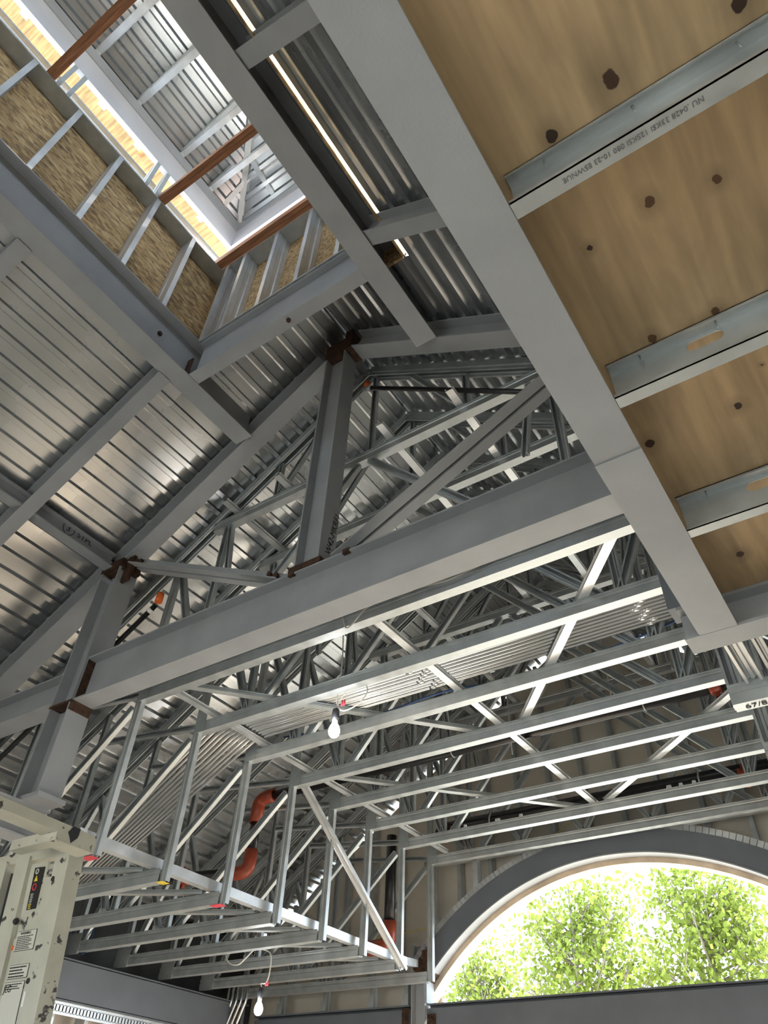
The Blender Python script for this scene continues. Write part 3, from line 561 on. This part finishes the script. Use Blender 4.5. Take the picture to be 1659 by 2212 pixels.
obj('flex_track', mb, 'galv_bright', t)
tag(obj('arch_lining', arcband(2.835, 2.985, 7.805, 7.975, math.radians(39), math.pi - math.radians(39)), 'archwood'), 'pale wood lining of the arch behind the steel', 'lining')
jc = column('arch_column', 'grey steel column at the foot of the arch, rusty at its top', -4.86, -4.69, -1.6, 1.92, 7.72, 0.17)
plate(jc, (-4.72, 7.63, 1.60), (-4.655, 7.76, 1.86)); obj('inner_face', MB().box((-4.688, 7.645, 1.38), (-4.672, 7.80, 1.60)), 'primer', jc)
jc2 = column('arch_column', 'grey steel column at the right foot of the arch', -0.37, -0.20, -1.6, 1.92, 7.72, 0.17)
def hbeam(label, xa, xb):
    t = thing('window_header', label, 'beam', ((xa + xb) / 2, 7.72, .98)); obj('beam_body', MB().sweep(P_I(0.42, 0.17), (xa, 7.72, 1.16), (xb, 7.72, 1.16)), 'primer_dark', t)
    obj('web_plate', MB().box((xa, 7.645, .99), (xb, 7.66, 1.33)), 'primer_dark', t); return t
h1 = hbeam('blue-grey steel beam closing the bottom of the arched opening', -4.67, -0.39); h2 = hbeam('blue-grey steel beam left of the arch column at the bottom', -7.05, -4.88)
obj('bolt_plate', MB().box((-4.66, 7.632, 1.0), (-4.56, 7.644, 1.28)), 'rust', h1); obj('bolt_plate', MB().box((-4.97, 7.632, 1.0), (-4.885, 7.644, 1.34)), 'rust', h2)
bolts(h1, [(-4.60, 7.632, 1.22), (-4.60, 7.632, 1.1)], (0, -1, 0), .02, .02); bolts(h2, [(-4.93, 7.632, 1.25), (-4.93, 7.632, 1.12)], (0, -1, 0), .02, .02)
def track(label, A, B): return tag(obj('wall_track', MB().sweep(P_U(0.10, 0.05), A, B), 'galv'), label, 'track', 'tracks of the gable wall')
track('horizontal track on the gable wall just above the arch crown', (-4.72, 7.72, 2.72), (2.2, 7.72, 2.72)); track('horizontal track on the gable wall low at the left', (-7.2, 7.72, 1.62), (-4.9, 7.72, 1.62))
k = 0
for i in range(24):
    x = -7.2 + .406 * i
    h = hole_top(x); z0 = -1.6 if h is None else ACZ + math.sqrt(3.15 ** 2 - (x - ACX) ** 2) + .01
    if x > -4.95 and x < -0.1 and h is None: continue
    if x > 2.2: continue
    z0 = max(z0, 1.68 if x < -4.9 else z0)
    tag(obj('wall_stud', MB().sweep(P_C(.045, .10), (x, 7.90, z0), (x, 7.90, zd(x) - .06), (0, 1, 0)), 'galv'), '%s stud on the tan gable wall counting from the left eave' % (ORD + ['thirteenth', 'fourteenth', 'fifteenth', 'sixteenth', 'seventeenth', 'eighteenth', 'nineteenth', 'twentieth', 'twenty-first', 'twenty-second', 'twenty-third', 'twenty-fourth'])[k], 'stud', 'studs of the gable wall'); k += 1
for i, x in enumerate((-6.7, -6.05, -5.4, -4.95)):
    t = thing('cripple_stud', '%s short stud between low track and bottom beam, from the left' % ORD[i], 'stud', (x, 7.70, 1.38), 'short studs of the gable wall'); obj('stud_body', MB().sweep(P_C(.05, .09), (x, 7.72, 1.375), (x, 7.72, 1.62), (0, 1, 0)), 'galv', t); obj('clip', MB().box((x - .04, 7.655, 1.375), (x + .04, 7.66, 1.48)), 'galv', t)
for i, x in enumerate((-4.62, -4.05, -3.42)):
    z0 = ACZ + math.sqrt(3.16 ** 2 - (x - ACX) ** 2); tag(obj('jack_stud', MB().sweep(P_C(.06, .10), (x, 7.72, z0), (x, 7.72, 2.72), (0, 1, 0)), 'galv_bright' if i else 'galv'), '%s upright stud between arch and track, counting from the arch column' % ORD[i], 'stud', 'studs over the arch')
tag(obj('string_line', MB().tube([(-7.2, 7.83, 2.0), (-4.7, 7.83, 2.12), (-2.5, 7.83, 3.18), (0.4, 7.83, 3.2)], .004, 6), 'yellow'), 'thin yellow line across the gable wall', 'string')
# ------------------------------------------------------------------ roof lantern
LX0, LX1, LY1, LY0 = -3.44, -1.58, 1.86, -1.94; SILL = 6.37; KB = 5.10
GK = 'studs of the lantern knee wall'
def panel(label, a, b): return tag(obj('osb_panel', MB().box(a, b), 'osb'), label, 'osb panel')
panel('OSB sheathing on the left side of the lantern', (LX0 - .175, LY0 - .16, 4.775), (LX0 - .158, LY1 + .16, SILL + .02)); panel('OSB sheathing across the lower end of the lantern', (LX0 - .157, LY1 + .158, 4.78), (LX1 + .157, LY1 + .175, SILL + .02))
panel('OSB sheathing on the hidden right side of the lantern', (LX1 + .158, LY0 - .16, 4.775), (LX1 + .175, LY1 + .16, SILL + .02)); panel('OSB sheathing across the upper end of the lantern', (LX0 - .157, LY0 - .175, 4.78), (LX1 + .157, LY0 - .158, SILL + .02))
def ktrack(label, x0, x1, y0, y1, zz): return tag(obj('sill_track', MB().box((x0, y0, zz), (x1, y1, zz + .012)), 'galv'), label, 'track', 'tracks of the lantern wall')
for nm, zz in (('upper', SILL), ('lower', KB - .012)):
    ktrack('%s track of the lantern left wall' % nm, LX0 - .157, LX0, LY0 - .157, LY1 + .157, zz); ktrack('%s track of the lantern lower end wall' % nm, LX0 + .001, LX1 - .001, LY1, LY1 + .157, zz)
    ktrack('%s track of the lantern right wall' % nm, LX1, LX1 + .157, LY0 - .157, LY1 + .157, zz); ktrack('%s track of the lantern upper end wall' % nm, LX0 + .001, LX1 - .001, LY0 - .157, LY0, zz)
for k in range(8):
    y = 1.49 - .437 * k
    tag(obj('knee_stud', MB().sweep(P_C(.042, .155), (LX0 - .078, y, KB), (LX0 - .078, y, SILL), (1, 0, 0)), 'galv_bright'), '%s stud of the lantern left wall counting from its lower corner' % ORD[k], 'stud', GK)
    tag(obj('knee_stud', MB().sweep(P_C(.042, .155), (LX1 + .078, y, KB), (LX1 + .078, y, SILL), (1, 0, 0)), 'galv_bright'), '%s stud of the hidden lantern right wall from its lower corner' % ORD[k], 'stud', GK)
for k, x in enumerate((-3.36, -3.13, -2.73, -2.33, -1.93)):
    tag(obj('knee_stud', MB().sweep(P_C(.042, .155), (x, LY1 + .078, KB), (x, LY1 + .078, SILL), (0, 1, 0)), 'galv_bright'), '%s stud of the lantern lower end wall counting from its left corner' % ORD[k], 'stud', GK)
for k, (y, w) in enumerate(((1.82, 'lowest'), (1.075, 'middle'), (-0.13, 'uppermost'))):
    t = thing('timber_beam', 'red-brown doubled timber across the lantern, %s of the three' % w, 'timber', (-2.5, y, SILL + .012), 'timbers across the lantern')
    for s in (-1, 1): obj('plank', MB().box((LX0 - .1, y + s * .0205 - .0195, SILL + .0125), (LX1 + .1, y + s * .0205 + .0195, SILL + .10)), 'lumber', t)
HB, HT, RT = 6.85, 7.17, 7.32
def ring(name, label, cat, z0, z1, th, m, off=0.0):
    mb = MB(); mb.box((LX0 - th + off, LY0 - th, z0), (LX0 + off, LY1 + th, z1)).box((LX1 - off, LY0 - th, z0), (LX1 + th - off, LY1 + th, z1)).box((LX0 + off, LY1 - off, z0), (LX1 - off, LY1 + th - off, z1)).box((LX0 + off, LY0 - th + off, z0), (LX1 - off, LY0 + off, z1))
    return tag(obj(name, mb, m), label, cat)
ring('window_header_band', 'pale metal header band around the lantern windows', 'header', HB, HT, .05, 'galv_pale'); ring('ring_beam', 'grey ring beam under the lantern roof', 'beam', HT + .001, RT, .10, 'primer', .012)
mb = MB(); mb.box((LX0 - .235, LY0 - .235, 6.95), (LX0 - .052, LY1 + .235, 6.97)).box((LX1 + .052, LY0 - .34, 6.95), (LX1 + .235, LY1 + .235, 6.97)).box((LX0 - .052, LY1 + .052, 6.95), (LX1 + .052, LY1 + .235, 6.97))
tag(obj('soffit_board', mb, 'soffit'), 'yellow plywood soffit seen outside the lantern windows', 'soffit')
for k, y in enumerate((-0.55, 0.27, 0.68, 1.5)):
    tag(obj('soffit_clip', MB().box((LX0 - .13, y - .035, 6.94), (LX0 - .05, y + .035, 6.9495)), 'tape'), '%s white patch on the yellow soffit counting from the top' % ORD[k], 'patch', 'white patches on the soffit')
for k, y in enumerate((-0.06, 0.04, 0.89, 1.01)):
    tag(obj('window_jamb', MB().sweep(P_C(.035, .09), (LX0 - .045, y, SILL + .013), (LX0 - .045, y, HB), (1, 0, 0)), 'galv'), '%s stud in the lantern window opening counting from the top' % ORD[k], 'stud', 'studs in the lantern windows')
ZL = lambda x: 7.36 + .667 * (0.93 - abs(x + 2.51))
EL = -3.9
def hip_tri(name, side):
    # ribbed lantern roof slopes, cut along the hips
    mb = MB(); ny = 26; Ya, Yb = 2.32, -2.40; ax = -2.51; ov = 1.39; zr = ZL(ax)
    def slope_pt(s, along): return None
    pr = []; ln = ov; q = 0.0
    while q < ln:
        for a, h in ((0, .035), (.074, .035), (.084, 0), (.117, 0), (.127, .035)):
            if q + a <= ln: pr.append((q + a, h))
        q += .127
    rows = []
    for u, h in pr:                                 # u: plan distance up from the eave
        z = zr - (ov - u) * .667 + h
        if side in ('l', 'r'):
            sg = -1 if side == 'l' else 1; x = ax + sg * (ov - u); y1 = Ya - u; y0 = Yb + u; rows.append([(x, y0, z), (x, y1, z)])
        else:
            y = (Ya - u) if side == 'f' else (Yb + u); rows.append([(ax - (ov - u), y, z), (ax + (ov - u), y, z)])
    n = len(rows); vs = [p for r in rows for p in r]; vs2 = [(p[0], p[1], p[2] + .005) for p in vs]
    fs = [(2 * i, 2 * i + 1, 2 * i + 3, 2 * i + 2) for i in range(n - 1)]; fs2 = [tuple(2 * n + k for k in f[::-1]) for f in fs]
    ed = [(2 * i, 2 * i + 2, 2 * n + 2 * i + 2, 2 * n + 2 * i) for i in range(n - 1)] + [(2 * i + 1, 2 * n + 2 * i + 1, 2 * n + 2 * i + 3, 2 * i + 3) for i in range(n - 1)] + [(0, 2 * n, 2 * n + 1, 1)]
    return struct(name, mb.add(vs + vs2, fs + fs2 + ed), 'deck')
for s_ in 'lrfb': hip_tri('ceiling', s_)
for k, y in enumerate((-0.55, -0.03, 0.46, 1.02, 1.42)):
    t = thing('lantern_truss', '%s small truss under the lantern roof counting from the top' % ORD[k], 'truss', (-2.51, y, RT), 'small trusses in the lantern')
    obj('bottom_chord', MB().sweep(P_U(.05, .035), (LX0, y, RT + .002), (LX1, y, RT + .002)), 'galv_bright', t)
    top = min(.93, max(0.0, 2.32 - 1.39 + .0 - 0) if y < .93 else 2.32 - y - .60)
    for sg in (-1, 1):
        xe = -2.51 + sg * (0.93 - min(top, .93)); obj('top_chord', MB().sweep(P_U(.05, .05), (-2.51 + sg * .92, y, ZL(-2.51 + sg * .92) - .055), (xe, y, ZL(xe) - .085)), 'galv', t)
    if y < .9:
        for sg in (-1, 1): obj('web', MB().sweep(P_C(.03, .04), (-2.51 + sg * .5, y, RT + .06), (-2.51 + sg * .2, y, ZL(-2.51 + sg * .2) - .08), (0, 1, 0)), 'galv', t)
t = thing('hip_rafter', 'bright hip rafter in the lower left corner of the lantern roof', 'rafter', (-3.4, 1.8, 7.34)); obj('rafter_body', MB().sweep(P_U(.06, .06), (-3.48, 1.90, 7.325), (-2.6, 1.02, 7.90)), 'galv_bright', t)
obj('jack_rafter', MB().sweep(P_U(.05, .05), (-3.44, 1.62, 7.36), (-3.12, 1.60, 7.56)), 'galv_bright', t); obj('jack_rafter', MB().sweep(P_U(.05, .05), (-2.95, 1.88, 7.36), (-3.0, 1.48, 7.60)), 'galv_bright', t)

t = thing('gable_girder', 'low zigzag girder standing on the track just above the arch crown', 'girder', (-2.5, 7.6, 2.77))
obj('top_chord', MB().sweep([(p, -q) for p, q in P_U(.07, .05)], (-4.6, 7.60, 3.32), (0.6, 7.60, 3.32)), 'galv', t)
for i in range(14):
    xa = -4.5 + .36 * i; za, zb_ = (2.78, 3.27) if i % 2 else (3.27, 2.78)
    obj('web', MB().sweep([(q, p) for p, q in P_C(.03, .06)], (xa, 7.60, za), (xa + .36, 7.60, zb_), (0, 1, 0)), 'galv', t)
for i, (x, w) in enumerate(((-3.76, .05), (-3.40, .09), (-3.12, .06), (-1.62, .08), (-1.50, .06), (-1.38, .06))):
    t = tag(obj('chord_clip', MB().poly([(x, 6.893, 2.69), (x + w, 6.893, 2.69), (x + w * .75, 6.893, 2.795), (x + w * .25, 6.893, 2.795)], (0, .02, 0)), 'tape'), '%s small white clip standing on the seventh truss chord, from the left' % ORD[i], 'clip', 'white clips on the rear chord')
# ------------------------------------------------------------------ scissor lift at lower left
LS = 1.6
def LP(x, z, off=0.0): return V3((x * LS, (1.3 - .13 * (z - .445)) * LS + off, z * LS))
lift = thing('work_lift', 'worn cream painted lift with warning stickers at the lower left', 'lift', (-3.3, 2.2, -1.6))
def lpoly(name, pts, m, off=0.0, th=.02, par=None): return obj(name, MB().poly([LP(x, z, off) for x, z in pts], (0, th, 0)), m, par or lift)
lpoly('sticker_panel', [(-2.160, .648), (-2.080, .648), (-2.074, .604), (-2.012, .600), (-2.012, -.2), (-2.26, -.2), (-2.26, .42), (-2.150, .46)], 'cream', .02, .012)
for nm, x0, x1, zt in (('post', -2.030, -1.966, .665), ('post', -2.222, -2.158, .668), ('post', -2.33, -2.27, .668)):
    p = obj(nm, MB().poly([LP(x0, zt), LP(x1, zt), LP(x1, -1.0), LP(x0, -1.0)], (0, .008, 0)).poly([LP(x1 - .006, zt, .008), LP(x1, zt, .008), LP(x1, -1.0, .008), LP(x1 - .006, -1.0, .008)], (0, .07, 0)), 'cream', lift)
lpoly('cross_rail', [(-2.33, .690), (-2.02, .684), (-2.02, .652), (-2.33, .664)], 'cream', .012, .05)
lpoly('gap_shade', [(-2.158, .64), (-2.155, .46), (-2.27, .42), (-2.27, .64)], 'dark', .035, .01)  # dark sheet standing in for the shade inside the gap
ax0, ax1 = -1.93 * LS, -1.86 * LS
obj('arm', MB().poly([(ax1, .2, .70 * LS), (ax1, 1.272 * LS, .676 * LS), (ax1, 1.276 * LS, .633 * LS), (ax1, 1.149 * LS, .633 * LS), (ax1, 1.147 * LS, .653 * LS), (ax1, .2, .67 * LS)], (ax0 - ax1, 0, 0)), 'cream', lift)
obj('arm_patch', MB().poly([(ax1 + .001, 1.19 * LS, .680 * LS), (ax1 + .001, 1.215 * LS, .679 * LS), (ax1 + .001, 1.213 * LS, .655 * LS), (ax1 + .001, 1.197 * LS, .637 * LS), (ax1 + .001, 1.187 * LS, .652 * LS), (ax1 + .001, 1.180 * LS, .660 * LS)], (-.002, 0, 0)), 'dark', lift)
obj('arm_bracket', MB().box((ax0 - .25, 1.16 * LS, .640 * LS), (ax0, 1.20 * LS, .668 * LS)), 'cream', lift)
dec = lpoly('control_decal', [(-2.135, .636), (-2.086, .633), (-2.087, .526), (-2.131, .526)], 'ink', .0175, .002)
tri = lpoly('hazard_sign', [(-2.124, .598), (-2.108, .598), (-2.116, .614)], 'yellow', .0155, .0015, dec)
obj('stop_sign', MB().tube([LP(-2.115 + .008 * math.cos(a * math.pi / 8), .583 + .008 * math.sin(a * math.pi / 8), .016) for a in range(17)], .0025, 5), 'pink', dec)
obj('gauge_sign', MB().tube([LP(-2.118 + .006 * math.cos(a * math.pi / 8), .624 + .006 * math.sin(a * math.pi / 8), .016) for a in range(17)], .003, 5), 'decal', dec)
for i in range(9):
    zz = .566 - .0045 * i; lpoly('pictogram', [(-2.125 + .002 * (i % 3), zz), (-2.112 - .002 * (i % 2), zz), (-2.112, zz - .002), (-2.125, zz - .002)], 'decal' if i < 6 else 'yellow', .0155, .0015, dec)
def label_box(x0, x1, z1, z0, lines, head=None, lead=.0045):
    st = lpoly('sticker', [(x0, z0), (x1, z0), (x1, z1), (x0, z1)], 'ink', .0178, .001); lpoly('sticker_face', [(x0 + .0012, z0 + .0012), (x1 - .0012, z0 + .0012), (x1 - .0012, z1 - .0012), (x0 + .0012, z1 - .0012)], 'decal', .0165, .001, st)
    rng = random.Random(3); z = z1 - (.013 if head else .005); mb = MB()
    for i in range(lines):
        x = x0 + .005; xe = x1 - .006 - rng.random() * .02
        while x < xe:
            w = rng.uniform(.004, .011); mb.poly([LP(x, z, .0155), LP(min(x + w, xe), z, .0155), LP(min(x + w, xe), z - lead * .45, .0155), LP(x, z - lead * .45, .0155)], (0, .0008, 0)); x += w + .0015
        z -= lead
    obj('small_print', mb, 'ink', st); return st
s1 = label_box(-2.144, -2.057, .474, .426, 8, True, .0042); label_box(-2.145, -2.057, .394, .3615, 4, None, .007); s3 = label_box(-2.149, -2.061, .355, .255, 3, None, .005); label_box(-2.25, -2.165, .43, .33, 10, None, .006)
UPD = (0, -.13, 1)
text('WARNING', 'lettering', s1, LP(-2.128, .4645, .0155), (1, 0, 0), UPD, .0155, 'ink', .0004)
text('JLG', 'lettering', s3, LP(-2.146, .332, .0155), (1, 0, 0), UPD, .036, 'ink', .0006)
for x, z in ((-2.019, .590), (-2.029, .350)): obj('pin', MB().tube([LP(x, z, .022), LP(x, z, -.004)], .011, 10), 'dark', lift)
lpoly('latch_slot', [(-2.052, .330), (-2.018, .332), (-2.020, .297), (-2.054, .297)], 'tape', .017, .002); lpoly('latch_plate', [(-2.036, .330), (-2.016, .332), (-2.018, .297), (-2.038, .297)], 'yellow', .0155, .002)
lpoly('orange_tab', [(-2.18, .443), (-2.151, .441), (-2.153, .430), (-2.19, .432)], 'orange', .016, .003)
obj('knob', MB().ell(LP(-2.145, .497, -.005), .014, .014, .014), 'dark', lift); obj('base', MB().box((-4.3, 0.4, -1.45), (-2.95, 2.6, -1.15)), 'cream', lift)
for x in (-4.2, -3.05):
    for y in (.7, 2.3): obj('wheel', MB().tube([(x - .08, y, -1.42), (x + .08, y, -1.42)], .175, 20), 'dark', lift)
# ------------------------------------------------------------------ trees outside
def tree(label, x, y, top, w, low, n):
    t = thing('tree', label, 'tree', (x, y, -1.7), 'trees outside the arch'); rng = random.Random(int(x * 100))
    tips = []; mb = MB(); mb.tube([(x, y, -1.7), (x + .05, y, low), (x - .05, y, top * .55), (x, y, top - .6)], [.14, .12, .07, .02], 8)
    for i in range(46):
        f = rng.random(); z0 = low - .3 + (top - low - .2) * f * .75; a = rng.random() * 6.28; prof = math.sqrt(max(.05, 1 - (f * .9) ** 2.2)); L = w * prof * rng.uniform(.55, 1.0)
        rise = rng.uniform(.5, 1.1) * L * .75
        p0 = V3((x, y, z0)); p2 = V3((x + math.cos(a) * L, y + math.sin(a) * L * .7, min(z0 + rise, top - .15))); p1 = p0.lerp(p2, .5) + V3((0, 0, -.1)); mb.tube([p0, p1, p2], [.03, .02, .006], 5)
        for q in (.35, .5, .65, .8, .92, 1.0): tips.append((p0.lerp(p2, q), .16 + .20 * q))
        for s in range(3):
            q = rng.uniform(.3, .9); b0 = p0.lerp(p2, q); b1 = b0 + V3((rng.uniform(-.5, .5), rng.uniform(-.5, .5), rng.uniform(.2, .7))); mb.tube([b0, b1], [.012, .004], 4); tips += [(b0.lerp(b1, .6), .2), (b1, .26)]
    for i in range(20): tips.append((V3((x + rng.uniform(-.45, .45), y + rng.uniform(-.4, .4), top - rng.random() ** 2 * 1.1)), .2))
    obj('trunk', mb, 'bark', t)
    vs = []; fs = []
    for i in range(n):
        c, rad = tips[rng.randrange(len(tips))]; p = c + V3((rng.gauss(0, rad), rng.gauss(0, rad), rng.gauss(0, rad * .9))); s = rng.uniform(.045, .085)
        u = V3((rng.gauss(0, 1), rng.gauss(0, 1), rng.gauss(0, 1))).normalized(); v = u.cross(V3((rng.gauss(0, 1), rng.gauss(0, 1), rng.gauss(0, 1)))).normalized()
        o = len(vs); vs += [p - u * s, p - v * s * .7 + u * s * .1, p + u * s, p + v * s * .7 + u * s * .1]; fs.append((o, o + 1, o + 2, o + 3))
    lm = MB(); lm.v = [V3(q) for q in vs]; lm.f = fs
    me = bpy.data.meshes.new('leaves'); b = V3(t['_b']); me.from_pydata([tuple(q - b) for q in lm.v], [], lm.f); me.materials.append(M['leaf']); o = bpy.data.objects.new('leaves', me); COL.objects.link(o); o.parent = t
    return t
tree('leafy green tree left of centre in the arch', -7.0, 18.0, 6.0, 2.2, 2.2, 5600)
tree('tallest leafy green tree right of centre in the arch', -4.05, 18.0, 6.15, 1.8, 2.2, 5400)
tree('lower leafy tree at the left foot of the arch', -10.7, 20.5, 5.3, 1.7, 1.8, 3600)
tree('leafy tree cut by the right picture edge in the arch', -2.1, 21.0, 5.2, 1.7, 1.8, 3600)
